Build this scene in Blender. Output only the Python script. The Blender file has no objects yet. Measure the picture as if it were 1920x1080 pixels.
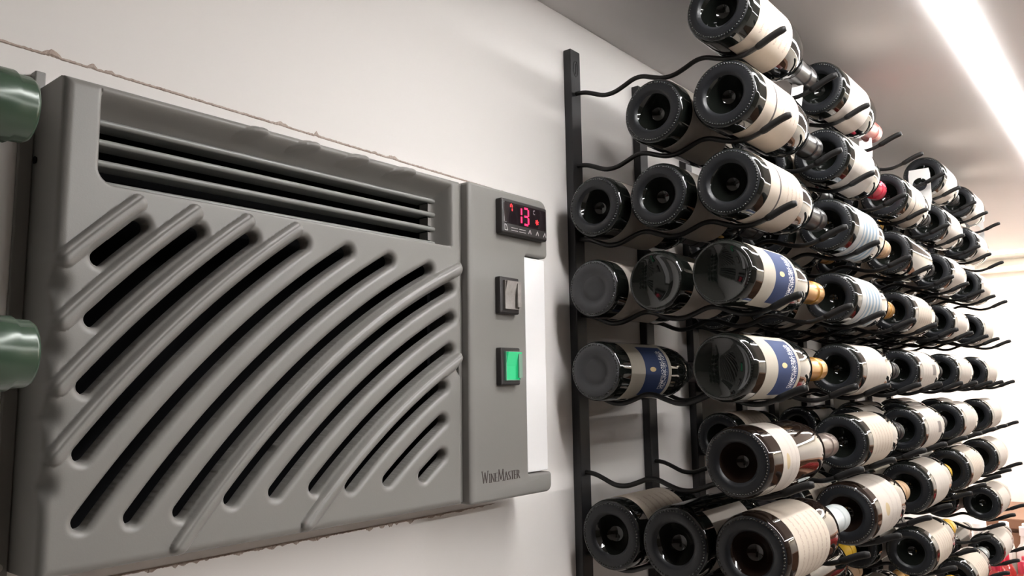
import bpy, bmesh, math, random
import numpy as np
from mathutils import Vector, Matrix
from mathutils.geometry import tessellate_polygon
random.seed(7)
C = bpy.context.scene.collection
S = bpy.context.scene
# ------------------------------------------------------------------ camera
def unit(v): return v/np.linalg.norm(v)
cvy = unit(np.array([1230., -165., -1475.]))
cvz = unit(np.array([-180., 11840., -1475.]))
cvz = unit(cvz-cvy*(cvz@cvy)); cvx = np.cross(cvy, cvz)
RM = np.array([cvx, cvy, cvz])
cam = bpy.data.objects.new('camera', bpy.data.cameras.new('camera')); C.objects.link(cam)
M4 = Matrix.Identity(4)
for i in range(3):
    for j in range(3): M4[i][j] = RM[i][j]
cam.matrix_world = M4
cam.data.sensor_width = 36; cam.data.lens = 1475/1920*36; cam.data.clip_start = .01
S.camera = cam
# ------------------------------------------------------------------ light and exposure
S.view_settings.view_transform = 'Standard'; S.view_settings.look = 'None'
S.view_settings.gamma = 1; S.view_settings.use_curve_mapping = False
S.view_settings.exposure = 0.2
LED_STRENGTH = 84.0
LED2_STRENGTH = 170.0
END_STRENGTH = 40.0
wd = bpy.data.worlds.new('world'); S.world = wd; wd.use_nodes = True
wd.node_tree.nodes['Background'].inputs[0].default_value = (.9, .85, .8, 1)
wd.node_tree.nodes['Background'].inputs[1].default_value = .1
def area(name, loc, sx, sy, power, col, rot=(0, 0, 0)):
    l = bpy.data.lights.new(name, 'AREA'); l.shape = 'RECTANGLE'; l.size = sx; l.size_y = sy
    l.energy = power; l.color = col
    o = bpy.data.objects.new(name, l); o.location = loc; o.rotation_euler = rot; C.objects.link(o); return o
# ------------------------------------------------------------------ constants of the place (metres, camera at the origin)
WX = -.64; CEIL = .542; FLOOR = -1.72; YB = -3.2; YE = 4.2; XR = 3.2
# ------------------------------------------------------------------ materials
def mat(name, col, rough=.5, metal=0, emit=None, es=0, spec=.5, coat=0):
    m = bpy.data.materials.new(name); m.use_nodes = True
    b = m.node_tree.nodes['Principled BSDF']
    b.inputs['Base Color'].default_value = (*col, 1); b.inputs['Roughness'].default_value = rough
    b.inputs['Metallic'].default_value = metal; b.inputs['Specular IOR Level'].default_value = spec
    b.inputs['Coat Weight'].default_value = coat
    if emit: b.inputs['Emission Color'].default_value = (*emit, 1); b.inputs['Emission Strength'].default_value = es
    return m
class NT:
    def __init__(s, m): s.t = m.node_tree; s.b = s.t.nodes['Principled BSDF']
    def n(s, k, **a):
        x = s.t.nodes.new(k)
        for q, v in a.items(): setattr(x, q, v)
        return x
    def l(s, a, b): s.t.links.new(a, b)
    def m(s, op, a, b=None, c=None):
        x = s.n('ShaderNodeMath', operation=op)
        for i, v in enumerate((a, b, c)):
            if v is None: continue
            if isinstance(v, (int, float)): x.inputs[i].default_value = v
            else: s.l(v, x.inputs[i])
        return x.outputs[0]
    def rng(s, x, a, b): return s.m('MULTIPLY', s.m('GREATER_THAN', x, a), s.m('LESS_THAN', x, b))
    def mix(s, f, a, b):
        x = s.n('ShaderNodeMix', data_type='RGBA')
        if isinstance(f, (int, float)): x.inputs[0].default_value = f
        else: s.l(f, x.inputs[0])
        for i, v in ((6, a), (7, b)):
            if isinstance(v, tuple): x.inputs[i].default_value = (*v, 1)
            else: s.l(v, x.inputs[i])
        return x.outputs[2]
    def noise(s, scale, detail=3, vec=None, rough=.5):
        x = s.n('ShaderNodeTexNoise'); x.inputs['Scale'].default_value = scale
        x.inputs['Detail'].default_value = detail; x.inputs['Roughness'].default_value = rough
        if vec is not None: s.l(vec, x.inputs['Vector'])
        return x.outputs['Fac']
    def bump(s, h, strength=.2, dist=.001):
        x = s.n('ShaderNodeBump'); x.inputs['Strength'].default_value = strength; x.inputs['Distance'].default_value = dist
        s.l(h, x.inputs['Height']); s.l(x.outputs[0], s.b.inputs['Normal'])
    def uv(s):
        t = s.n('ShaderNodeTexCoord'); x = s.n('ShaderNodeSeparateXYZ'); s.l(t.outputs['UV'], x.inputs[0])
        return x.outputs[0], x.outputs[1], t.outputs['UV']
    def obj(s): return s.n('ShaderNodeTexCoord').outputs['Object']
def noisy(name, c1, c2, scale, rough, bs=.15, bd=.001, bscale=None, **k):
    m = mat(name, c1, rough, **k); t = NT(m); o = t.obj()
    t.l(t.mix(t.noise(scale, 4, o), c1, c2), t.b.inputs['Base Color'])
    t.bump(t.noise(bscale or scale*8, 3, o), bs, bd); return m
M_wall = noisy('painted_plaster', (.79, .76, .733), (.815, .785, .76), 1.6, .7, .12, .001, 90)
M_ceil = noisy('ceiling_paint', (.78, .755, .745), (.80, .775, .765), 2, .6, .1, .001, 60)
M_floor = noisy('floor_tile', (.34, .31, .29), (.38, .35, .33), 6, .5)
M_dark = noisy('dark_panelling', (.10, .075, .06), (.13, .10, .08), 3, .6)
M_end = noisy('end_wall_paint', (.86, .83, .78), (.88, .85, .8), 2, .6)
M_crack = noisy('torn_plaster', (.25, .17, .13), (.62, .54, .48), 90, .9, .6, .002, 300)
M_unit = noisy('grey_moulded_plastic', (.197, .190, .180), (.212, .204, .192), 3, .42, .12, .0004, 900)
M_slat = mat('grille_plastic', (.22, .225, .215), .35)
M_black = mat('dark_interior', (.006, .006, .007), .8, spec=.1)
M_bezel = mat('black_bezel', (.03, .027, .027), .35)
M_screen = mat('display_window', (.015, .01, .012), .08, coat=.5)
M_red = mat('red_led', (.5, 0, .02), .4, emit=(1, .02, .09), es=2.6)
M_red2 = mat('red_led_icon', (.5, 0, .02), .4, emit=(1, .05, .05), es=1.3)
M_print = mat('white_print', (.55, .52, .52), .5)
M_white = mat('white_plastic_strip', (.86, .85, .85), .3)
M_rock = noisy('smoky_rocker', (.22, .2, .19), (.42, .39, .37), 160, .15, .3, .001, 200)
M_green = mat('green_rocker', (.05, .3, .14), .15, emit=(.02, .75, .28), es=.42)
M_greenf = mat('green_rocker_clear', (.22, .3, .25), .12, emit=(.05, .6, .3), es=.1)
M_letter = mat('engraved_letter', (.07, .055, .05), .6)
M_screw = mat('screw_steel', (.5, .48, .45), .3, 1)
M_post = noisy('black_powder_coat', (.012, .012, .014), (.017, .017, .019), 20, .42, .15, .0005, 700)
M_rod = mat('black_rod', (.010, .0095, .0095), .42, spec=.35)
M_sleeve = mat('rubber_sleeve', (.008, .0075, .0075), .6, spec=.25)
M_glass = mat('dark_bottle_glass', (.006, .007, .006), .045, spec=.6)
M_glassb = mat('brown_bottle_glass', (.012, .007, .005), .045, spec=.6)
M_ring = noisy('bottle_base_glass', (.009, .010, .012), (.015, .016, .019), 60, .36, .25, .0006, 400, spec=.35)
M_frost = noisy('frosted_bottle_base', (.04, .041, .044), (.05, .051, .056), 80, .5, .25, .0006, 400)
M_led = mat('led_diffuser', (.9, .9, .9), .5, emit=(1, .985, .975), es=LED_STRENGTH)
M_led2 = mat('led_diffuser_far', (.9, .9, .9), .5, emit=(1, .98, .96), es=LED2_STRENGTH)
M_ledw = mat('warm_led_diffuser', (.9, .9, .9), .5, emit=(1, .88, .70), es=END_STRENGTH)
M_wcap = mat('white_cap', (.85, .84, .82), .4)
M_alu = mat('aluminium_profile', (.6, .6, .6), .35, 1)
M_wood = noisy('brown_wood', (.17, .075, .04), (.24, .115, .065), 9, .45, .2)
def paper(name, base, kind):
    m = mat(name, base, .7, spec=.2); t = NT(m); u, v, uv = t.uv()
    mp = t.n('ShaderNodeMapping'); mp.inputs['Scale'].default_value = (60, 75, 1); t.l(uv, mp.inputs['Vector'])
    n1 = t.noise(1, 2, mp.outputs[0])
    col = t.mix(t.noise(9, 3, uv), base, tuple(c*.9 for c in base))
    ink = t.m('GREATER_THAN', n1, .47)
    def lines(lo, hi, freq, duty, v0, v1):
        st = t.m('LESS_THAN', t.m('FRACT', t.m('MULTIPLY', u, freq)), duty)
        return t.m('MULTIPLY', t.m('MULTIPLY', st, ink), t.m('MULTIPLY', t.rng(u, lo, hi), t.rng(v, v0, v1)))
    def disc(cu, cv, r, asp):
        a = t.m('SUBTRACT', u, cu); b = t.m('MULTIPLY', t.m('SUBTRACT', v, cv), asp)
        return t.m('LESS_THAN', t.m('ADD', t.m('MULTIPLY', a, a), t.m('MULTIPLY', b, b)), r*r)
    if kind == 'text':
        col = t.mix(t.m('MULTIPLY', lines(.12, .9, 7, .28, .3, .7), .65), col, (.28, .22, .19))
    if kind == 'faint':
        col = t.mix(t.m('MULTIPLY', lines(.2, .8, 6, .2, .36, .64), .4), col, (.35, .3, .26))
    if kind == 'band':
        col = t.mix(t.rng(u, .27, .31), col, (.06, .05, .05))
        col = t.mix(t.m('MULTIPLY', lines(.45, .9, 8, .3, .42, .7), .7), col, (.3, .22, .18))
    if kind == 'emblem':
        col = t.mix(t.m('MULTIPLY', lines(.35, .95, 4, .3, .15, .85), .55), col, (.35, .3, .27))
        col = t.mix(disc(.3, .5, .1, 2.0), col, (.4, .31, .18))
    if kind == 'blue':
        bl = t.m('MULTIPLY', t.rng(u, .33, .92), t.rng(v, .10, .90))
        col = t.mix(t.m('MULTIPLY', lines(.08, .29, 12, .4, .3, .7), .45), col, (.4, .34, .3))
        col = t.mix(bl, col, (.018, .036, .105))
        col = t.mix(disc(.52, .52, .075, 2.2), col, (.62, .47, .25))
        mp2 = t.n('ShaderNodeMapping'); mp2.inputs['Scale'].default_value = (14, 30, 1); t.l(uv, mp2.inputs['Vector'])
        scr = t.m('LESS_THAN', t.m('ABSOLUTE', t.m('SUBTRACT', t.noise(1.2, 1, mp2.outputs[0]), .5)), .045)
        col = t.mix(t.m('MULTIPLY', scr, t.m('MULTIPLY', t.rng(u, .72, .88), t.rng(v, .22, .82))), col, (.75, .75, .76))
    if kind == 'stripe':
        st = t.m('MULTIPLY', t.m('LESS_THAN', t.m('FRACT', t.m('MULTIPLY', u, 6.2)), .5), t.m('MULTIPLY', t.rng(u, .2, .92), t.rng(v, .06, .95)))
        col = t.mix(st, col, (.19, .26, .32))
    if kind == 'stamp':
        col = t.mix(t.m('MULTIPLY', lines(.1, .7, 6, .25, .3, .7), .5), col, (.35, .3, .26))
        col = t.mix(t.m('MULTIPLY', t.rng(u, .72, .95), t.rng(v, .42, .6)), col, (.16, .14, .13))
    t.l(col, t.b.inputs['Base Color']); return m
CREAM = (.47, .405, .335); PALE = (.47, .425, .38)
LAB = {'text': (paper('label_text', CREAM, 'text'), 'printed cream label'),
       'plain': (paper('label_faint', PALE, 'faint'), 'pale cream label'),
       'band': (paper('label_band', CREAM, 'band'), 'cream label crossed by a dark line'),
       'emblem': (paper('label_emblem', PALE, 'emblem'), 'cream band label with small emblem'),
       'blue': (paper('label_blue', (.40, .365, .305), 'blue'), 'blue and cream label'),
       'stripe': (paper('label_stripe', (.46, .46, .45), 'stripe'), 'blue striped white label'),
       'stamp': (paper('label_stamp', PALE, 'stamp'), 'pale label with dark stamp')}
CAP = {'gold': (mat('gold_foil', (.42, .22, .05), .3, .5), 'gold capsule'),
       'tan': (mat('tan_foil', (.48, .32, .19), .35, .2), 'tan capsule'),
       'yellow': (mat('yellow_foil', (.60, .37, .03), .35, .1), 'yellow capsule'),
       'white': (mat('white_foil', (.55, .585, .585), .35, .05), 'white capsule'),
       'silver': (mat('silver_foil', (.6, .63, .62), .25, .7), 'silver capsule'),
       'pink': (mat('pink_foil', (.42, .15, .13), .3, .2), 'pink capsule'),
       'red': (mat('red_foil', (.5, .03, .06), .22, .2), 'red capsule'),
       'black': (mat('black_foil', (.02, .018, .018), .3, .1), 'black capsule'),
       'brown': (mat('taupe_foil', (.20, .16, .14), .3, .4), 'taupe capsule'),
       'green': (mat('green_foil', (.030, .058, .036), .25, .1), 'dark green capsule')}
# ------------------------------------------------------------------ mesh helpers
def obj(name, bm, m, parent=None, smooth=None, kind=None):
    me = bpy.data.meshes.new(name)
    if isinstance(bm, bmesh.types.BMesh): bm.to_mesh(me); bm.free()
    else: me = bm
    if not isinstance(m, (list, tuple)): m = [m]
    if len(me.materials) == 0:
        for q in m: me.materials.append(q)
    if smooth is not None:
        me.polygons.foreach_set('use_smooth', [True]*len(me.polygons))
        if smooth < 179:
            try: me.set_sharp_from_angle(angle=math.radians(smooth))
            except Exception: pass
    o = bpy.data.objects.new(name, me); C.objects.link(o)
    if parent: o.parent = parent
    if kind: o['kind'] = kind
    return o
def thing(name, label, cat, loc=(0, 0, 0), rot=(0, 0, 0), group=None):
    o = bpy.data.objects.new(name, None); C.objects.link(o); o.location = loc; o.rotation_euler = rot
    o.empty_display_size = .02; o['label'] = label; o['category'] = cat
    if group: o['group'] = group
    return o
def tag(o, label, cat, group=None):
    o['label'] = label; o['category'] = cat
    if group: o['group'] = group
    return o
def box(bm, x0, x1, y0, y1, z0, z1, bevel=0, seg=2):
    v = [bm.verts.new((x, y, z)) for x in (x0, x1) for y in (y0, y1) for z in (z0, z1)]
    fs = [bm.faces.new([v[i] for i in q]) for q in ((0, 1, 3, 2), (4, 6, 7, 5), (0, 4, 5, 1), (2, 3, 7, 6), (0, 2, 6, 4), (1, 5, 7, 3))]
    if bevel:
        es = list({e for f in fs for e in f.edges})
        bmesh.ops.bevel(bm, geom=es, offset=bevel, segments=seg, profile=.5, affect='EDGES')
    return bm
def B(*a, **k): bm = bmesh.new(); box(bm, *a, **k); return bm
def tube(bm, pts, r, n=8, radii=None):
    pts = [Vector(p) for p in pts]; rings = []
    up = Vector((0, 1, 0))
    for i, p in enumerate(pts):
        d = (pts[min(i+1, len(pts)-1)]-pts[max(i-1, 0)]).normalized()
        a = d.cross(up)
        if a.length < .01: a = d.cross(Vector((1, 0, 0)))
        a.normalize(); b = d.cross(a).normalized(); rr = radii[i] if radii else r
        rings.append([bm.verts.new(p+a*math.cos(t*2*math.pi/n)*rr+b*math.sin(t*2*math.pi/n)*rr) for t in range(n)])
    for i in range(len(rings)-1):
        for t in range(n): bm.faces.new((rings[i][t], rings[i][(t+1) % n], rings[i+1][(t+1) % n], rings[i+1][t]))
    bm.faces.new(rings[0][::-1]); bm.faces.new(rings[-1]); return bm
def lathe(bm, prof, n=40, mats=None, axis='Y'):
    rings = []
    for (y, r) in prof:
        def P(a):
            c, s = r*math.cos(a), r*math.sin(a)
            return (c, y, s) if axis == 'Y' else (c, s, y)
        if r < 1e-6: rings.append([bm.verts.new(P(0))])
        else: rings.append([bm.verts.new(P(2*math.pi*t/n)) for t in range(n)])
    for i in range(len(rings)-1):
        a, b = rings[i], rings[i+1]
        for t in range(n):
            u = (t+1) % n
            if len(a) == 1 and len(b) == 1: continue
            if len(a) == 1: f = bm.faces.new((a[0], b[u], b[t]))
            elif len(b) == 1: f = bm.faces.new((a[t], a[u], b[0]))
            else: f = bm.faces.new((a[t], a[u], b[u], b[t]))
            if mats: f.material_index = mats[i]
    if axis != 'Y':
        for f in bm.faces: f.normal_flip()
    return bm
def struct(name, bm, m, smooth=None):
    return obj(name, bm, m, None, smooth, 'structure')
# ------------------------------------------------------------------ room shell
struct('floor', B(WX-.1, XR+.1, YB-.1, YE+.1, FLOOR-.1, FLOOR), M_floor)
struct('ceiling', B(WX-.1, XR+.1, YB-.1, YE+.1, CEIL, CEIL+.1), M_ceil)
bm = bmesh.new()   # left wall with the opening the cooling unit sits in
for a in ((YB-.1, .22, FLOOR, CEIL), (.60, YE+.1, FLOOR, CEIL), (.22, .60, FLOOR, -.115), (.22, .60, .215, CEIL)):
    box(bm, WX-.1, WX, a[0], a[1], a[2], a[3])
struct('wall_left', bm, M_wall)
struct('wall_right', B(XR, XR+.1, YB-.1, YE+.1, FLOOR, CEIL), M_dark)
struct('wall_back', B(WX, XR, YB-.1, YB, FLOOR, CEIL), M_dark)
struct('wall_front', B(WX, XR, YE, YE+.1, FLOOR, CEIL), M_end)
struct('baseboard_left', B(WX, WX+.012, YB, YE, FLOOR, FLOOR+.08), M_wall)
struct('shade_ledge', B(WX, XR, YE-.07, YE, .482, .502), M_end)  # ledge added to cast a band of shade on the end wall
# ------------------------------------------------------------------ lamps: a rectangular loop of LED profile on the ceiling, a warm strip by the end wall
LX0, LX1, LY0, LY1 = -.195, 1.25, .66, 3.75
loop = thing('ceiling_light', 'bright white linear LED strip running along the grey ceiling', 'light', ((LX0+LX1)/2, (LY0+LY1)/2, CEIL))
def bar(x0, x1, y0, y1, par, m, name='diffuser', dz=.0036):
    p = par.location
    obj('profile', B(x0+.002-p.x, x1-.002-p.x, y0+.002-p.y, y1-.002-p.y, CEIL-.0012-p.z, CEIL-p.z), M_wcap, par)
    obj(name, B(x0-p.x, x1-p.x, y0-p.y, y1-p.y, CEIL-dz-p.z, CEIL-.0011-p.z, bevel=.0005), m, par)
W = .0145
bar(LX0-W, LX0+W, LY0, LY1, loop, M_led)
bar(LX1-W, LX1+W, LY0, LY1, loop, M_led2)
bar(LX0+W+.006, LX1-W-.006, LY0, LY0+2*W, loop, M_led)
bar(LX0+W+.006, LX1-W-.006, LY1-2*W, LY1, loop, M_led)
cove = thing('wall_light', 'warm light strip along the ceiling before the white end wall', 'light', (.8, 3.95, CEIL))
bar(-.60, 2.2, 3.92, 3.98, cove, M_ledw)
# ------------------------------------------------------------------ cooling unit
unitT = thing('cooling_unit', 'grey moulded cooling unit with slotted front mounted in the wall', 'air conditioner', (WX, .42, .05))
UO = Vector(unitT.location)
def part(name, bm, m, smooth=None, parent=None, label=None, kind=None, off=UO):
    if isinstance(bm, bmesh.types.BMesh): bmesh.ops.translate(bm, verts=bm.verts, vec=-off)
    o = obj(name, bm, m, parent or unitT, smooth, kind)
    if label: o['label'] = label
    return o
FX = -.584
CU, CV = .940, -.595
slots = {1: [(.2445, .0945), (.2740, .1210)], 2: [(.2443, .0482), (.3210, .1210)], 3: [(.2433, -.0005), (.3700, .1205)], 4: [(.2434, -.047), (.4220, .1215)],
         5: [(.2424, -.091), (.4690, .1240)], 6: [(.277, -.0918), (.5190, .1245)], 7: [(.3142, -.0929), (.5720, .1245)], 8: [(.362, -.0941), (.6040, .1050)],
         9: [(.4031, -.094), (.6065, .0700)], 10: [(.4427, -.0946), (.6050, .0360)], 11: [(.4792, -.0949), (.5950, -.003)], 12: [(.5229, -.0937), (.5925, -.0360)], 13: [(.5677, -.0921), (.5920, -.0715)]}
SR = {i: .982-.0293*(i-1) for i in slots}
def arc_sdf(U, V, R, p0, p1):
    r = np.hypot(U-CU, V-CV); th = np.arctan2(V-CV, U-CU)
    t0 = math.atan2(p0[1]-CV, p0[0]-CU); t1 = math.atan2(p1[1]-CV, p1[0]-CU)
    e0 = (CU+R*math.cos(t0), CV+R*math.sin(t0)); e1 = (CU+R*math.cos(t1), CV+R*math.sin(t1))
    ins = (th < t0) & (th > t1)
    return np.where(ins, np.abs(r-R), np.minimum(np.hypot(U-e0[0], V-e0[1]), np.hypot(U-e1[0], V-e1[1])))
def panel_mesh():
    st = .0008
    us = np.arange(.2125, .6228, st); vs = np.arange(-.1235, .2268, st)
    U, V = np.meshgrid(us, vs, indexing='ij')
    def slot_d(U, V):
        d = np.full(U.shape, 9.)
        for i, (a, b) in slots.items(): d = np.minimum(d, arc_sdf(U, V, SR[i], a, b)-.0056)
        return d
    def rec_d(U, V):                                    # rounded lower-left corner of the grille recess
        r = .012; a = .2385+r-U; b = .1515+r-V
        return np.where((a > 0) & (b > 0), np.hypot(a, b), np.maximum(a, b))-r
    H = np.zeros(U.shape)
    def barh(R, p0, p1, w=.0068, h=.0052):
        d = arc_sdf(U, V, R, p0, p1)/w
        b = h*np.sqrt(np.clip(1-d*d, 0, 1))
        r = np.hypot(U-CU, V-CV)-R
        return b-.0007*np.exp(-((r-.0028)/.0008)**2)*(d < .9)
    def at_u(R, u): return (u, CV+math.sqrt(R*R-(u-CU)**2))
    def at_v(R, v): return (CU-math.sqrt(R*R-(v-CV)**2), v)
    bars = np.zeros(U.shape)
    for k, R in enumerate((.9965, .9665, .9370, .9080)):
        bars = np.maximum(bars, barh(R, at_u(R, .2195), at_v(R, .1405)))
        bars = np.maximum(bars, barh(R, at_v(R, .2115), at_v(R, .2235), h=.0042))
    for R, v0 in ((.7915, -.1165), (.7030, -.1165)):
        bars = np.maximum(bars, barh(R, at_v(R, v0), at_u(R, .617)))
    # soft dark pockets where the bars meet the left edge
    for R in (.9965, .9665, .9370, .9080):
        p = at_u(R, .214)
        H -= .010*np.exp(-(((U-.2125)/.007)**2+((V-p[1]+.013)/.008)**2))
    p = at_u(.703, .622)
    H -= .012*np.exp(-(((U-.6228)/.007)**2+((V-p[1]+.012)/.006)**2))
    # grille scoop
    sm = lambda t: (lambda q: q*q*(3-2*q))(np.clip(t, 0, 1))
    rd = rec_d(U, V)
    top = sm((.2225-V)/.020); right = sm((.6085-U)/.0145)
    scoop = -.021*np.minimum(top, right)
    inr = rd < 0
    H = np.where(inr, H+scoop, H)
    H += bars*np.where(inr, np.clip(1-np.minimum(top, right)*1.6, 0, 1), 1)
    H = np.where((rd > 0) & (rd < .003) & (U < .606) & (V < .222), H-(.003-np.sqrt(np.clip(.003**2-(.003-rd)**2, 0, 1))), H)
    # slot fillets
    f = .0060; d = slot_d(U, V)
    fil = np.where(d < f, -(f-np.sqrt(np.clip(f*f-(f-np.clip(d, 0, f))**2, 0, 1))), 0)
    H = H*np.clip(d/f, 0, 1)**.5 + fil
    # outer rounding
    e = np.minimum(np.minimum(U-us[0], us[-1]-U), np.minimum(V-vs[0], vs[-1]-V)); r = .007
    H -= np.where(e < r, r-np.sqrt(np.clip(r*r-(r-e)**2, 0, 1)), 0)
    U2, V2 = U.copy(), V.copy(); eps = 1e-5
    def proj(D, dep, m):
        gu = (D(U+eps, V)-D(U-eps, V))/(2*eps); gv = (D(U, V+eps)-D(U, V-eps))/(2*eps); dd = D(U, V)
        g = np.maximum(np.hypot(gu, gv), .3)
        U2[m] = (U-dd*gu/g)[m]; V2[m] = (V-dd*gv/g)[m]; H[m] = dep
    tol = .00135
    m1 = (d < 0) & (d > -tol); proj(slot_d, -.014, m1); kill = d <= -tol
    hole = (U < .5936) & (V < .2035)
    m2 = (rd < 0) & (rd > -tol) & hole; proj(rec_d, -.024, m2)
    kill |= (rd <= -tol) & hole
    nu, nv = U.shape
    co = np.stack([FX+H, U2, V2], -1).reshape(-1, 3)
    I = np.arange(nu*nv).reshape(nu, nv)
    q = np.stack([I[:-1, :-1], I[1:, :-1], I[1:, 1:], I[:-1, 1:]], -1).reshape(-1, 4)
    q = q[~kill.reshape(-1)[q].any(1)]
    # skirt back to the wall
    rim = list(I[:, 0])+list(I[-1, 1:])+list(I[-2::-1, -1])+list(I[0, -2:0:-1])
    sk = co[rim].copy(); sk[:, 0] = WX+.001; n0 = len(co); co = np.vstack([co, sk]); L = len(rim)
    a = np.array(rim); b = n0+np.arange(L)
    q2 = np.stack([np.roll(a, -1), a, b, np.roll(b, -1)], -1)
    q = np.vstack([q, q2])
    used = np.unique(q); mp = np.full(len(co), -1); mp[used] = np.arange(len(used)); co = co[used]-np.array(UO); q = mp[q]
    me = bpy.data.meshes.new('front_panel'); me.vertices.add(len(co)); me.vertices.foreach_set('co', co.ravel())
    me.loops.add(len(q)*4); me.loops.foreach_set('vertex_index', q.ravel().astype(np.int32))
    me.polygons.add(len(q)); me.polygons.foreach_set('loop_start', np.arange(len(q), dtype=np.int32)*4)
    me.update(calc_edges=True); me.validate(); return me
part('front_panel', panel_mesh(), M_unit, smooth=50)
bm = bmesh.new()       # near-black box, its colour stands in for the shade inside; open to the front
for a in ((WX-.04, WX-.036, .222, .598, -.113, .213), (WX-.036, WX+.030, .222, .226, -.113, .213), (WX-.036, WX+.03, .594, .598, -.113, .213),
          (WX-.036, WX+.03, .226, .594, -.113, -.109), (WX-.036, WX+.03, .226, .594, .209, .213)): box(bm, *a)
part('interior_shade', bm, M_black)
# grille slats
SX = -.6035
for v in (.1548, .1708, .1868, .2020):
    bm = bmesh.new()
    tube(bm, [(SX, .2395, v), (SX, .5975, v)], .0026, 10)
    box(bm, SX-.022, SX-.001, .2400, .5970, v-.0012, v+.0006)
    part('grille_slat', bm, M_slat, smooth=40)
for (a, b) in ((.5900, .5938), (.2400, .2428)):
    bm = bmesh.new()
    for v in (.1628, .1788, .1944): box(bm, SX-.014, SX-.001, a, b, v-.0045, v+.0045)
    part('slat_comb', bm, M_unit)
# back flange and screws
part('mounting_flange', B(WX, WX+.004, .2025, .2125, -.130, .236, bevel=.001), M_unit)
part('mounting_flange', B(WX+.0005, WX+.010, .2085, .216, .2150, .2395, bevel=.001), M_unit)
def screw(x, y, z, ax):
    bm = bmesh.new(); lathe(bm, [(0, 0), (.0, .0024), (.0012, .003), (.0012, .0012), (.0006, 0)], 14)
    if ax == 'y': bmesh.ops.rotate(bm, verts=bm.verts, matrix=Matrix.Rotation(math.pi, 3, 'X'))
    else: bmesh.ops.rotate(bm, verts=bm.verts, matrix=Matrix.Rotation(-math.pi/2, 3, 'Z'))
    bmesh.ops.translate(bm, verts=bm.verts, vec=(x, y, z)); return bm
part('screw', screw(-.630, .2125, .171, 'y'), M_black)
part('screw', screw(WX+.004, .2060, -.120, 'x'), M_screw)
# control panel: a C-shaped moulding
def rounded(pts, rad, n=6):
    out = []
    N = len(pts)
    for i in range(N):
        p = Vector(pts[i]); a = Vector(pts[i-1])-p; b = Vector(pts[(i+1) % N])-p; r = rad[i]
        if r == 0: out.append(p); continue
        a.normalize(); b.normalize()
        half = a.angle(b)/2; dist = r/math.tan(half); c = p+(a+b).normalized()*(r/math.sin(half))
        s = p+a*dist-c; e = p+b*dist-c
        an0 = math.atan2(s.y, s.x); an1 = math.atan2(e.y, e.x); dlt = (an1-an0+math.pi) % (2*math.pi)-math.pi
        for k in range(n+1): out.append(c+Vector((math.cos(an0+dlt*k/n), math.sin(an0+dlt*k/n)))*r)
    return out
def extrude(outline, x0, x1, bev, seg=4, left=1):
    """outline in (y,z), counter-clockwise seen from +X"""
    bm = bmesh.new(); N = len(outline); minx = min(o.x for o in outline)
    nrm = []
    for i in range(N):
        t = (outline[(i+1) % N]-outline[i-1]).normalized(); nrm.append(Vector((t.y, -t.x)))
    rings = []
    for (x, ins) in [(x0, 0), (x1-bev, 0)]+[(x1-bev+bev*math.sin(math.pi/2*k/seg), bev*(1-math.cos(math.pi/2*k/seg))) for k in range(1, seg+1)]:
        rings.append([bm.verts.new((x, o.x-n.x*ins*(left if n.x < -.2 and o.x < minx+.012 else 1), o.y-n.y*ins)) for o, n in zip(outline, nrm)])
    for i in range(len(rings)-1):
        for k in range(N): bm.faces.new((rings[i][k], rings[i][(k+1) % N], rings[i+1][(k+1) % N], rings[i+1][k]))
    bm.faces.new(rings[0][::-1])
    for tri in tessellate_polygon([[Vector((v.co.y, v.co.z, 0)) for v in rings[-1]]]):
        try: bm.faces.new([rings[-1][i] for i in tri])
        except ValueError: pass
    bmesh.ops.recalc_face_normals(bm, faces=bm.faces); return bm
CX = -.577
ol = rounded([(.6255, -.1245), (.7685, -.1245), (.7685, -.1015), (.7245, -.1015), (.7245, .1545), (.7685, .1545), (.7685, .2265), (.6255, .2265)],
             [.004, .009, .004, .004, .004, .006, .012, .004])
part('control_panel', extrude(ol, WX+.001, CX, .0032, left=2.6), M_unit, smooth=60)
part('side_strip', extrude(rounded([(.7262, -.1000), (.7655, -.1000), (.7655, .1530), (.7262, .1530)], [.002]*4), WX+.001, CX-.003, .0015), M_white, smooth=60, label='glossy white side strip')
part('panel_seam', B(WX+.001, FX-.0045, .6205, .6275, -.1215, .2245), M_unit)
# controller display
dY0, dY1, dZ0, dZ1 = .6715, .7575, .1735, .2150
ctl = part('controller', extrude(rounded([(dY0, dZ0), (dY1, dZ0), (dY1, dZ1), (dY0, dZ1)], [.003]*4), CX-.002, CX+.009, .003), M_bezel, smooth=40, label='black temperature controller reading 13 in red')
DX = CX+.0092
part('display_window', extrude(rounded([(dY0+.004, dZ0+.012), (dY1-.003, dZ0+.012), (dY1-.003, dZ1-.004), (dY0+.004, dZ1-.004)], [.002]*4), CX+.0085, DX, .0005), M_screen, parent=ctl, smooth=40)
def seg(bm, y0, z0, y1, z1, w, x=DX):
    d = Vector((y1-y0, z1-z0)).normalized()*w/2; n = Vector((-d.y, d.x))
    a, b = Vector((y0, z0)), Vector((y1, z1))
    lo = []
    for xx in (x-.0002, x+.0004):
        lo.append([bm.verts.new((xx, p.x, p.y)) for p in (a-n, b-n, b+n, a+n)])
    bm.faces.new(lo[1]); bm.faces.new(lo[0][::-1])
    for k in range(4): bm.faces.new((lo[0][k], lo[0][(k+1) % 4], lo[1][(k+1) % 4], lo[1][k]))
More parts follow.
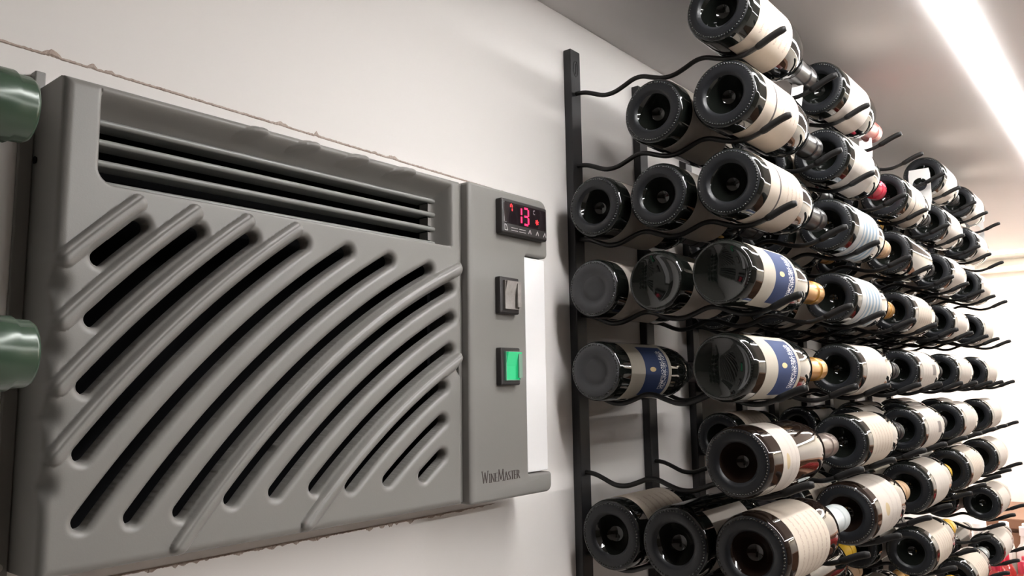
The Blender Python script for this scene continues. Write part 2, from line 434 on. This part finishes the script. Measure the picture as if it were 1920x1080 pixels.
def digit(segs, y, z, w, h, t, m, name, x=DX):
    bm = bmesh.new(); g = t*.55; P = {'a': ((0, h), (w, h)), 'b': ((w, h), (w, h/2)), 'c': ((w, h/2), (w, 0)), 'd': ((0, 0), (w, 0)), 'e': ((0, 0), (0, h/2)), 'f': ((0, h/2), (0, h)), 'g': ((0, h/2), (w, h/2))}
    for s in segs:
        (a, b), (c, d) = P[s]; v = Vector((c-a, d-b)).normalized()*g
        seg(bm, y+a+v.x, z+b+v.y, y+c-v.x, z+d-v.y, t, x)
    part(name, bm, m, parent=ctl)
digit('bc', .7040, .1885, .003, .0195, .0021, M_red, 'digit')
digit('abgcd', .7115, .1885, .0085, .0195, .0021, M_red, 'digit')
digit('abcf', .6870, .2005, .0030, .0085, .0012, M_red2, 'indicator')
bm = bmesh.new()
for a in range(3):
    c, s = math.cos(a*math.pi/3+.3)*.0032, math.sin(a*math.pi/3+.3)*.0032; seg(bm, .7365-c, .1945-s, .7365+c, .1945+s, .0011)
part('frost_icon', bm, M_red2, parent=ctl)
digit('afed', .7300, .2035, .0028, .0045, .0006, M_print, 'unit_mark')
bm = bmesh.new()
for k in range(6):
    y = .6765+k*.0145; z = .1775
    if k == 0: [seg(bm, *q, .0007, CX+.009) for q in ((y, z, y+.005, z), (y+.005, z, y+.003, z+.006), (y+.003, z+.006, y, z+.007), (y, z+.007, y, z))]
    elif k in (1, 2): seg(bm, y-.003, z+.001, y+.009, z+.001, .0006, CX+.009); seg(bm, y-.003, z+.004, y+.009, z+.004, .0006, CX+.009)
    else: seg(bm, y, z+.001, y+.003, z+.006, .0009, CX+.009); seg(bm, y+.003, z+.006, y+.005, z+.001, .0009, CX+.009)
part('key_legend', bm, M_print, parent=ctl)
# rocker switches
for (z0, z1, ms, lb) in ((.0815, .1235, (M_rock, M_rock), 'switch with smoky clear rocker'), (.0010, .0430, (M_green, M_greenf), 'switch with green lit rocker')):
    y0, y1 = .6690, .7035
    bm = bmesh.new()
    ol = rounded([(y0, z0), (y1, z0), (y1, z1), (y0, z1)], [.002]*4)
    sw = part('rocker_switch', extrude(ol, CX-.001, CX+.007, .0018), M_bezel, smooth=40, label=lb)
    bm = bmesh.new(); a, b, c, d = y0+.007, y1-.0035, z0+.006, z1-.005; zm = (c+d)/2
    vs = [bm.verts.new(p) for p in ((CX+.006, a, c), (CX+.006, b, c), (CX+.006, b, d), (CX+.006, a, d), (CX+.0082, a, c), (CX+.0082, b, c), (CX+.0125, b, d), (CX+.0125, a, d), (CX+.0088, a, zm), (CX+.0088, b, zm))]
    for q in ((4, 5, 9, 8), (8, 9, 6, 7), (0, 1, 5, 4), (2, 3, 7, 6), (1, 2, 6, 9, 5), (3, 0, 4, 8, 7)): bm.faces.new([vs[i] for i in q])
    part('rocker', bm, ms[0], parent=sw)
    bm = bmesh.new()
    for q in ((a-.0008, a, c-.0008, d+.0008), (b, b+.0008, c-.0008, d+.0008), (a, b, c-.0008, c), (a, b, d, d+.0008)): box(bm, CX+.006, CX+.0095, *q)
    box(bm, CX+.0105, CX+.0128, b-.006, b, c+.002, d-.002)
    part('rocker_rim', bm, ms[1], parent=sw)
# lettering WINEMASTER in engraved small capitals
G = {'W': [(0, 1, .22, 0, 2), (.22, 0, .45, .9, 1), (.45, .9, .7, 0, 2), (.7, 0, .95, 1, 1), (-.1, 1, .15, 1, 1), (.85, 1, 1.05, 1, 1)],
     'I': [(.2, 0, .2, 1, 2), (.05, 0, .35, 0, 1), (.05, 1, .35, 1, 1)],
     'N': [(.1, 0, .1, 1, 1), (.1, 1, .75, 0, 2), (.75, 0, .75, 1, 1), (0, 0, .22, 0, 1), (.62, 1, .88, 1, 1)],
     'E': [(.1, 0, .1, 1, 2), (.1, 0, .6, 0, 1), (.1, .5, .5, .5, 1), (.1, 1, .6, 1, 1)],
     'M': [(.1, 0, .15, 1, 1), (.15, 1, .5, .1, 2), (.5, .1, .85, 1, 1), (.85, 1, .9, 0, 2), (0, 0, .22, 0, 1), (.78, 0, 1, 0, 1)],
     'A': [(.05, 0, .4, 1, 1), (.4, 1, .78, 0, 2), (.2, .38, .6, .38, 1), (-.05, 0, .15, 0, 1), (.66, 0, .88, 0, 1)],
     'S': [(.1, .08, .45, 0, 1), (.45, 0, .52, .28, 2), (.52, .28, .12, .66, 2), (.12, .66, .2, .95, 2), (.2, .95, .5, .92, 1)],
     'T': [(.35, 0, .35, 1, 2), (0, 1, .7, 1, 1), (.22, 0, .48, 0, 1)],
     'R': [(.1, 0, .1, 1, 2), (.1, 1, .5, .95, 1), (.5, .95, .5, .55, 2), (.5, .55, .1, .5, 1), (.3, .5, .75, 0, 2)]}
adv = {'W': 1.1, 'I': .45, 'N': .95, 'E': .7, 'M': 1.1, 'A': .88, 'S': .65, 'T': .75, 'R': .8}
y = .6435; z0 = -.1035
for i, ch in enumerate('WINEMASTER'):
    h = .0125 if ch in 'WM' else .0090; w = h*.80
    bm = bmesh.new()
    for (a, b, c, d, t) in G[ch]: seg(bm, y+a*w, z0+b*h, y+c*w, z0+d*h, .00055*t, CX+.0001)
    part('letter', bm, M_letter); y += adv[ch]*w
# torn plaster lines above and below the unit
def torn(y0, y1, z0, z1, wid, seed, up):
    r = random.Random(seed); bm = bmesh.new(); n = 420; prev = None; chip = 0
    for i in range(n+1):
        t = i/n; y = y0+(y1-y0)*t; z = z0+(z1-z0)*t
        if chip <= 0 and r.random() < (.10 if (t < .2) == up else .022): chip = r.randint(4, 12); cl = chip; ch = wid*(.8+1.6*r.random())
        w = wid*(.75+.35*r.random()); 
        if chip > 0: w += ch*math.sin(math.pi*(1-chip/cl))*(.6+.4*r.random()); chip -= 1
        w *= min(1, (1-t)*9+.1)
        a, b = (z-.0006, z+w) if up else (z-w, z+.0006)
        px = WX+.0004+.0008*r.random()
        cur = [bm.verts.new((WX-.0006, y, a)), bm.verts.new((px, y, a+(b-a)*.4)), bm.verts.new((WX+.0003, y, b))]
        if prev:
            for k in range(2): bm.faces.new((prev[k], cur[k], cur[k+1], prev[k+1]))
        prev = cur
    return bm
tr = struct('trim_1', torn(.14, .80, .2580, .2470, .0022, 3, True), M_crack)
tr2 = struct('trim_2', torn(.20, .735, -.1405, -.1405, .0018, 5, False), M_crack)
# ------------------------------------------------------------------ wine rack uprights
PER = .349
def zrow(k): return .421-.108*k
DIPS = (-.570, -.476, -.381)
def rod_profile():
    """from the post front (x = -.627) out to the tip, z relative to the row height"""
    key = [(-.632, 0), (-.620, .000), (-.607, -.0015), (-.590, -.0115), (-.570, -.0165), (-.549, -.0105), (-.5235, .0005), (-.498, -.0105), (-.476, -.0165), (-.455, -.0105),
           (-.430, .0005), (-.405, -.0105), (-.383, -.0165), (-.361, -.0130), (-.342, -.0040), (-.330, .0015), (-.318, .0045)]
    xs = np.array([k[0] for k in key]); zs = np.array([k[1] for k in key])
    X = np.linspace(xs[0], xs[-1], 76)
    Z = np.interp(X, xs, zs); Z = np.convolve(np.pad(Z, 3, mode='edge'), np.ones(7)/7, 'valid')
    return X, Z
RX, RZ = rod_profile()
def rod_mesh():
    X, Z = RX, RZ
    bm = bmesh.new(); tube(bm, [(x, 0, z) for x, z in zip(X, Z)], .0033, 8)
    b2 = bmesh.new(); ii = range(len(X)-10, len(X)); pts = [(X[i], 0, Z[i]) for i in ii]
    tube(b2, pts, .0045, 10, radii=[.0036]+[.0046]*8+[.0034])
    return bm, b2
rb, rs = rod_mesh()
rod_me = bpy.data.meshes.new('rod'); rb.to_mesh(rod_me); rod_me.materials.append(M_rod)
sl_me = bpy.data.meshes.new('tip_sleeve'); rs.to_mesh(sl_me); sl_me.materials.append(M_sleeve)
for me in (rod_me, sl_me): me.polygons.foreach_set('use_smooth', [True]*len(me.polygons))
ORD = ['nearest', 'second', 'third', 'fourth', 'farthest']
ORDP = ['first', 'second', 'third', 'fourth', 'fifth', 'sixth', 'seventh', 'eighth', 'ninth', 'tenth']
def rest(xc, R):
    m = np.abs(RX-xc) < R+.0033
    return float((RZ[m]+np.sqrt(np.maximum((R+.0040)**2-(RX[m]-xc)**2, 0))).max())
def upright(y, label):
    zt = .487; zb = -.75
    t = thing('rack_upright', label, 'wine rack', (WX, y, zb))
    def loc(bm): bmesh.ops.translate(bm, verts=bm.verts, vec=(-WX, -y, -zb)); return bm
    bm = bmesh.new(); w = .012
    box(bm, WX, WX+.013, y-w, y+w, zb, zt, bevel=.0012)
    obj('post', loc(bm), M_post, t)
    bm = bmesh.new()      # small oval stamped at the top
    pts = [(WX+.0132, y+.0055*math.cos(a), zt-.028+.012*math.sin(a)) for a in np.linspace(0, 2*math.pi, 21)]
    tube(bm, pts, .0005, 5); tube(bm, [(WX+.0132, y, zt-.036), (WX+.0132, y+.001, zt-.02)], .0005, 5)
    obj('stamped_oval', loc(bm), M_rod, t)
    for k in range(10):
        r = bpy.data.objects.new('rod', rod_me); C.objects.link(r); r.parent = t; r.location = (-WX, 0, zrow(k)-zb)
        s = bpy.data.objects.new('tip_sleeve', sl_me); C.objects.link(s); s.parent = r
    return t
P1, P2 = .913, 1.104
n = 0
for j in range(5):
    for p in (P1, P2):
        upright(p+PER*j, f'black steel wine rack upright with wavy rods, {ORDP[n]} from the grey unit'); n += 1
upright(P1-1.068, 'black wavy-rod rack upright left of the grey unit, farther from it')
upright(P2-1.150, 'black wavy-rod rack upright left of the grey unit, nearer to it')
# ------------------------------------------------------------------ bottles
def bottle_parts(kind):
    if kind == 'burgundy':
        R = .0390
        prof = [(.026, 0), (.0255, .005), (.021, .012), (.012, .0165), (.004, .0215), (.0008, .0240), (0, .0260), (.0002, .0320), (.0018, .0362), (.005, R-.0008), (.009, R), (.14, R), (.158, R-.0012), (.176, .0350), (.194, .0290), (.210, .0225), (.224, .0178), (.238, .0152), (.262, .0142), (.285, .0140), (.2855, .0)]
        bl = (.026, .126); cap = (.222, .0165)
    else:
        R = .0368
        prof = [(.022, 0), (.0215, .006), (.017, .011), (.009, .0165), (.003, .0205), (.0006, .0230), (0, .0250), (.0002, .0300), (.0018, .0340), (.005, R-.0007), (.009, R), (.182, R), (.190, .0355), (.198, .0320), (.206, .0260), (.214, .0195), (.222, .0160), (.240, .0146), (.262, .0142), (.285, .0140), (.2855, .0)]
        bl = (.030, .135); cap = (.222, .0160)
    return R, prof, bl, cap
MESH = {}
def body_me(kind, brown, frost, shallow=False):
    key = ('b', kind, brown, frost, shallow)
    if key in MESH: return MESH[key]
    R, prof, bl, cap = bottle_parts(kind)
    bm = bmesh.new()
    if frost: prof = [(.004, 0), (.0038, .008), (.0032, .016)]+[(y*.3, r) for (y, r) in prof[3:5]]+prof[5:]
    if shallow: prof = [(.0075, 0), (.0074, .005), (.0070, .012), (.0058, .019), (.0038, .0255), (.0018, .0300), (.0004, .0325), (0, .0340)]+[(.0014, .0362)]+prof[9:]
    mats = [0]*(len(prof)-1)
    for i in range(len(prof)-1):
        if i < 8 and (frost or i >= 4) and not shallow: mats[i] = 1
    lathe(bm, prof, 56, mats)
    # knurled dots round the heel
    for k in range(66):
        a = 2*math.pi*k/66; c, s = math.cos(a), math.sin(a); rr = R-.0052
        ct = Vector((c*rr, .0010, s*rr)); rad = Vector((c, 0, s)); tan = Vector((-s, 0, c)); o = Vector((0, -1, 0))
        lv = []
        for (rr2, hh) in ((.00125, 0), (.0009, .0008)):
            lv.append([bm.verts.new(ct+(rad*math.cos(q*math.pi/3)+tan*math.sin(q*math.pi/3))*rr2+o*hh) for q in range(6)])
        top = bm.verts.new(ct+o*.0012)
        for i in range(6): bm.faces.new((lv[0][i], lv[0][(i+1) % 6], lv[1][(i+1) % 6], lv[1][i])); bm.faces.new((lv[1][i], lv[1][(i+1) % 6], top))
    me = bpy.data.meshes.new('glass_body'); bm.to_mesh(me); bm.free()
    me.materials.append(M_glassb if brown else M_glass); me.materials.append(M_frost if frost else M_ring)
    me.polygons.foreach_set('use_smooth', [True]*len(me.polygons)); me.set_sharp_from_angle(angle=math.radians(75))
    MESH[key] = me; return me
def label_me(kind, lab, y0=None, y1=None, half=None):
    key = ('l', kind, lab, y0, y1, half)
    if key in MESH: return MESH[key]
    R, prof, bl, cap = bottle_parts(kind); y0 = y0 or bl[0]; y1 = y1 or bl[1]; half = half or 82
    bm = bmesh.new(); uvl = bm.loops.layers.uv.new('UVMap'); N = 36; ring = []
    for i in range(N+1):
        a = math.radians(-half+2*half*i/N)
        ring.append([bm.verts.new((r*math.cos(a), y, r*math.sin(a))) for (y, r) in ((y0, R+.00005), (y0, R+.0004), (y1, R+.0004), (y1, R+.00005))])
    for i in range(N):
        for k in range(3):
            f = bm.faces.new((ring[i][k], ring[i+1][k], ring[i+1][k+1], ring[i][k+1]))
            uu = (0, 0, 1, 1)
            for lp, (aa, bb) in zip(f.loops, ((i, k), (i+1, k), (i+1, k+1), (i, k+1))): lp[uvl].uv = (uu[bb], aa/N)
    bmesh.ops.recalc_face_normals(bm, faces=bm.faces)
    me = bpy.data.meshes.new('paper_label'); bm.to_mesh(me); bm.free(); me.materials.append(LAB[lab][0])
    me.polygons.foreach_set('use_smooth', [True]*len(me.polygons)); me.set_sharp_from_angle(angle=math.radians(40))
    MESH[key] = me; return me
def cap_me(kind, cap, ring=False):
    key = ('c', cap, ring)
    if key in MESH: return MESH[key]
    bm = bmesh.new()
    if cap == 'green': lathe(bm, [(.222, .0180), (.2222, .0186), (.236, .0162), (.262, .0150), (.2665, .0150), (.2675, .0162), (.2815, .0162), (.2830, .0150), (.2880, .0148), (.2897, .0136), (.2903, .0120), (.2903, 0)], 32, [0]*11)
    else: lathe(bm, [(.222, .0180), (.2222, .0186), (.236, .0162), (.262, .0150), (.2665, .0150), (.2675, .0166), (.2845, .0164), (.2885, .0158), (.2900, .0142), (.2903, .0)], 32,
          [0]*6+([1]*2 if ring else [0]*2)+[0])
    me = bpy.data.meshes.new('capsule'); bm.to_mesh(me); bm.free(); me.materials.append(CAP[cap][0]); me.materials.append(CAP['white'][0])
    me.polygons.foreach_set('use_smooth', [True]*len(me.polygons)); me.set_sharp_from_angle(angle=math.radians(50))
    MESH[key] = me; return me
POS = ['innermost', 'middle', 'outermost']
YROW = {1: (.862, .862, .865), 2: (.864, .866, .864), 3: (.855, .853, .8355), 4: (.855, .85, .827), 5: (.85, .85, .8515), 6: (.88, .874, .875), 0: (.86, .86, .860)}
LEN = 1.06
def bottle(j, k, d, lab='plain', cap='black', roll=0, kind='burgundy', brown=False, frost=False, ring=False, dy=0, half=None, y0=None, y1=None, colname=None, desc=None, fat=None, shallow=False):
    fat = fat or {0: 1.10, 1: 1.10, 2: 1.08, 5: 1.04, 6: 1.16, 7: 1.08}.get(k, 1.0)
    R = bottle_parts(kind)[0]*fat
    x = DIPS[d]; z = zrow(k)+rest(DIPS[d], R)
    y = (YROW.get(k, (.86, .86, .86))[d] if j == 0 else .862)+PER*j+dy
    cn = colname or f'{ORD[j]} rack column'
    ld = LAB[lab][1] if lab else 'no label showing'
    lbl = f'bottle with {ld}, {POS[d]}, {ORDP[k]} row, {cn}'
    if desc: lbl = desc
    t = thing('wine_bottle', lbl, 'bottle', (x, y, z), (0, -math.radians(roll), 0), 'wine bottles lying in the rack')
    t.scale = (fat, LEN, fat)
    def add(nm, me):
        o = bpy.data.objects.new(nm, me); C.objects.link(o); o.parent = t; return o
    add('glass_body', body_me(kind, brown, frost, shallow))
    if lab: add('paper_label', label_me(kind, lab, y0, y1, half))
    add('capsule', cap_me(kind, cap, ring))
    return t
I, Mi, O = 0, 1, 2
L = [ # nearest column
 (0, 0, O, 'text', 'black', -8), (0, 1, Mi, 'plain', 'black', -10), (0, 1, O, 'band', 'black', -12),
 (0, 2, I, 'plain', 'black', -30), (0, 2, Mi, 'plain', 'black', -30), (0, 2, O, 'band', 'black', -12),
 (0, 3, I, 'plain', 'black', 0, dict(frost=True)), (0, 3, Mi, 'plain', 'gold', -45, dict(shallow=True)), (0, 3, O, 'blue', 'gold', 0, dict(half=68, shallow=True)),
 (0, 4, I, 'blue', 'black', 0, dict(frost=True, half=68)), (0, 4, O, 'blue', 'gold', 0, dict(half=68, shallow=True)),
 (0, 5, O, 'emblem', 'brown', 0, dict(brown=True, half=130, y0=.032, y1=.080)),
 (0, 6, I, 'text', 'black', 40, dict(half=80)), (0, 6, Mi, 'plain', 'black', 5, dict(half=50)), (0, 6, O, 'text', 'white', 5, dict(half=120, brown=True)),
 (0, 7, O, 'plain', 'gold', 10), (0, 7, Mi, 'plain', 'gold', 10), 
 # second column
 (1, 0, O, 'plain', 'pink', -8), (1, 1, O, 'plain', 'red', -10), (1, 2, O, 'stripe', 'tan', -10), (1, 3, O, 'stripe', 'gold', 0),
 (1, 4, O, 'plain', 'black', 0, dict(ring=True)), (1, 5, O, 'text', 'black', 5, dict(ring=True)), (1, 6, O, 'emblem', 'tan', 5, dict(brown=True, half=120)),
 (1, 7, Mi, None, 'yellow', 5), (1, 7, I, 'plain', 'yellow', 5), (1, 5, I, 'text', 'black', 20), (1, 6, Mi, 'text', 'black', 30),
 # third
 (2, 1, O, 'band', 'black', -8), (2, 2, O, None, 'black', 0), (2, 3, O, 'text', 'black', 0), (2, 4, O, 'stamp', 'black', 0), (2, 5, O, 'stamp', 'black', 0),
 (2, 6, O, 'plain', 'yellow', 5), (2, 7, O, 'text', 'yellow', 5), (2, 8, O, 'plain', 'yellow', 5),
 # fourth
 (3, 0, O, 'plain', 'black', -8), (3, 1, O, 'plain', 'black', 0), (3, 2, O, 'plain', 'black', 0), (3, 3, O, 'plain', 'black', 0), (3, 4, O, 'plain', 'black', 0), (3, 5, O, 'plain', 'black', 0),
 (3, 6, O, 'text', 'yellow', 0), (3, 8, O, 'text', 'silver', 5), 
 # farthest
] + [(4, k, O, 'plain', 'black', 0) for k in range(9)]
for r in L:
    bottle(r[0], r[1], r[2], r[3], r[4], r[5], **(r[6] if len(r) > 6 else {}))
have = {(r[0], r[1], r[2]) for r in L}
rnd = random.Random(11)
for j in range(1, 5):
    for k in range(1, 9):
        for d in (Mi, I):
            if (j, k, d) in have or (j == 1 and k in (5, 6, 7)) or (j == 3 and k == 7) or (k == 1 and d == I): continue
            bottle(j, k, d, rnd.choice(['plain', 'text', 'plain']), rnd.choice(['black', 'gold', 'tan', 'black']), rnd.uniform(-35, 35))
# two bottles of the rack to the left of the unit, necks reaching into view
for k in (3, 4):
    bottle(0, k, O, 'plain', 'green', 0, dy=(-1.018 if k == 3 else -1.0038), fat=1, desc=f'dark green capped bottle neck left of the grey unit, {"upper" if k == 3 else "lower"} of the two')
for k in (1, 2, 3, 4, 5, 6):  # unseen bottles, added to shade the unit's left side and the wall there
    for d in ((O, Mi, I) if k < 3 else (Mi, I)):
        bottle(0, k, d, 'plain', 'green', 0, dy=-1.022, desc=f'unseen bottle added for shade, {POS[d]}, {ORDP[k]} row down, rack left of the grey unit')
# paper neck tags
def neck_tag(x, y, z, w, h, rz, ry, label):
    bm = bmesh.new(); N = 24; r = w*.34; cz = h*.14
    outer = []; inner = []
    for i in range(N):
        a = 2*math.pi*i/N; c, s = math.cos(a), math.sin(a)
        m = min((w/2)/max(abs(c), 1e-6), ((h/2-cz) if s > 0 else (h/2+cz))/max(abs(s), 1e-6))
        outer.append((c*m, s*m+cz)); inner.append((c*r, s*r+cz))
    lay = []
    for yy in (-.0004, .0004):
        lay.append(([bm.verts.new((p[0], yy, p[1])) for p in outer], [bm.verts.new((p[0], yy, p[1])) for p in inner]))
    for i in range(N):
        q = (i+1) % N
        bm.faces.new((lay[0][0][i], lay[0][0][q], lay[0][1][q], lay[0][1][i])); bm.faces.new((lay[1][0][q], lay[1][0][i], lay[1][1][i], lay[1][1][q]))
        bm.faces.new((lay[0][0][q], lay[0][0][i], lay[1][0][i], lay[1][0][q])); bm.faces.new((lay[0][1][i], lay[0][1][q], lay[1][1][q], lay[1][1][i]))
    o = obj('neck_tag', bm, mat('grey_card', (.62, .60, .58), .6) if 'neck_tag' not in bpy.data.objects else bpy.data.objects['neck_tag'].data.materials[0])
    o.location = (x, y, z); o.rotation_euler = (0, ry, rz)
    tag(o, label, 'tag', 'card tags hung in the top row of the rack'); return o
neck_tag(-.371, P2+PER*2+.02, zrow(0)-.020, .042, .092, 0, 0, 'grey card tag with round hole hanging on the empty top rod')
neck_tag(-.383, P2+PER*4+.02, zrow(0)-.018, .045, .085, 0, 0, 'grey card tag with round hole at the far end of the rack')
neck_tag(-.383, P2+.02+.01, zrow(0)+.012, .020, .060, math.radians(60), math.radians(10), 'white card tag on the neck of the topmost bottle')
neck_tag(-.383, P2+PER+.02, zrow(0)+.006, .030, .075, math.radians(60), 0, 'white card tag beside the pink capsule in the top row')
# ------------------------------------------------------------------ far end of the room: wooden cabinet, small bottles
cab = thing('cabinet', 'low brown wooden cabinet against the white end wall', 'cabinet', (.6, 3.95, FLOOR))
co_ = Vector(cab.location)
def cp(nm, *a, **k):
    bm = B(*a, **k); bmesh.ops.translate(bm, verts=bm.verts, vec=-co_); return obj(nm, bm, M_wood, cab)
cp('worktop', -.62, 1.8, 3.68, 4.19, -.585, -.545, bevel=.004)
cp('body', -.60, 1.78, 3.72, 4.19, FLOOR+.06, -.586)
for i in range(4):
    d_ = cp('door', -.595+i*.595, -.01+i*.595, 3.70, 3.719, FLOOR+.08, -.60, bevel=.003)
tb = thing('table', 'brown wooden display table beyond the rack', 'table', (-.1, 3.1, FLOOR))
to = Vector(tb.location)
def tp(nm, *a, **k):
    bm = B(*a, **k); bmesh.ops.translate(bm, verts=bm.verts, vec=-to); return obj(nm, bm, M_wood, tb)
TZ = -.74
tp('tabletop', -.63, .45, 2.75, 3.5, TZ-.03, TZ, bevel=.003)
for (a, b) in ((-.60, 2.80), (.38, 2.80), (-.60, 3.42), (.38, 3.42)): tp('leg', a, a+.05, b, b+.05, FLOOR, TZ-.031)
M_clear = mat('frosted_clear_glass', (.80, .76, .72), .15)
M_redb = noisy('red_bottle', (.28, .02, .02), (.42, .05, .04), 40, .15)
def stand(x, y, kind, label):   # rows of small bottles
    t = thing('small_bottle', label, 'bottle', (x, y, TZ), group='small bottles standing on the display table')
    if kind == 'clear':
        prof = [(0, 0), (0, .026), (.004, .030), (.13, .030), (.15, .026), (.165, .016), (.195, .013), (.195, 0)]; m, c = M_clear, M_wcap
        cprof = [(.193, .015), (.193, .0165), (.222, .0165), (.224, .014), (.224, 0)]
    else:
        prof = [(0, 0), (0, .028), (.004, .032), (.09, .032), (.11, .024), (.125, .014), (.15, .012), (.15, 0)]; m, c = M_redb, CAP['red'][0]
        cprof = [(.125, .0148), (.16, .014), (.162, .012), (.162, 0)]
    if ('s', kind) not in MESH:
        for nm, pr, mm, kk in (('glass_body', prof, m, 's'), ('cap', cprof, c, 'sc')):
            bm = bmesh.new(); lathe(bm, pr, 20, axis='Z'); me = bpy.data.meshes.new(nm); bm.to_mesh(me); bm.free(); me.materials.append(mm)
            me.polygons.foreach_set('use_smooth', [True]*len(me.polygons)); me.set_sharp_from_angle(angle=math.radians(45)); MESH[(kk, kind)] = me
    for nm, kk in (('glass_body', 's'), ('cap', 'sc')):
        o = bpy.data.objects.new(nm, MESH[(kk, kind)]); C.objects.link(o); o.parent = t
for r_ in range(2):
    for c_ in range(9):
        stand(-.58+c_*.072, 3.40-r_*.075, 'clear', f'small clear bottle with white cap, {ORDP[c_]} from the wall, {"back" if r_ == 0 else "second"} row on table')
for r_ in range(3):
    for c_ in range(12):
        stand(-.56+c_*.075, 3.20-r_*.085, 'red', f'small red bottle, {(ORDP+["eleventh", "twelfth"])[c_]} from the wall, {["rear", "middle", "front"][r_]} red row on table')
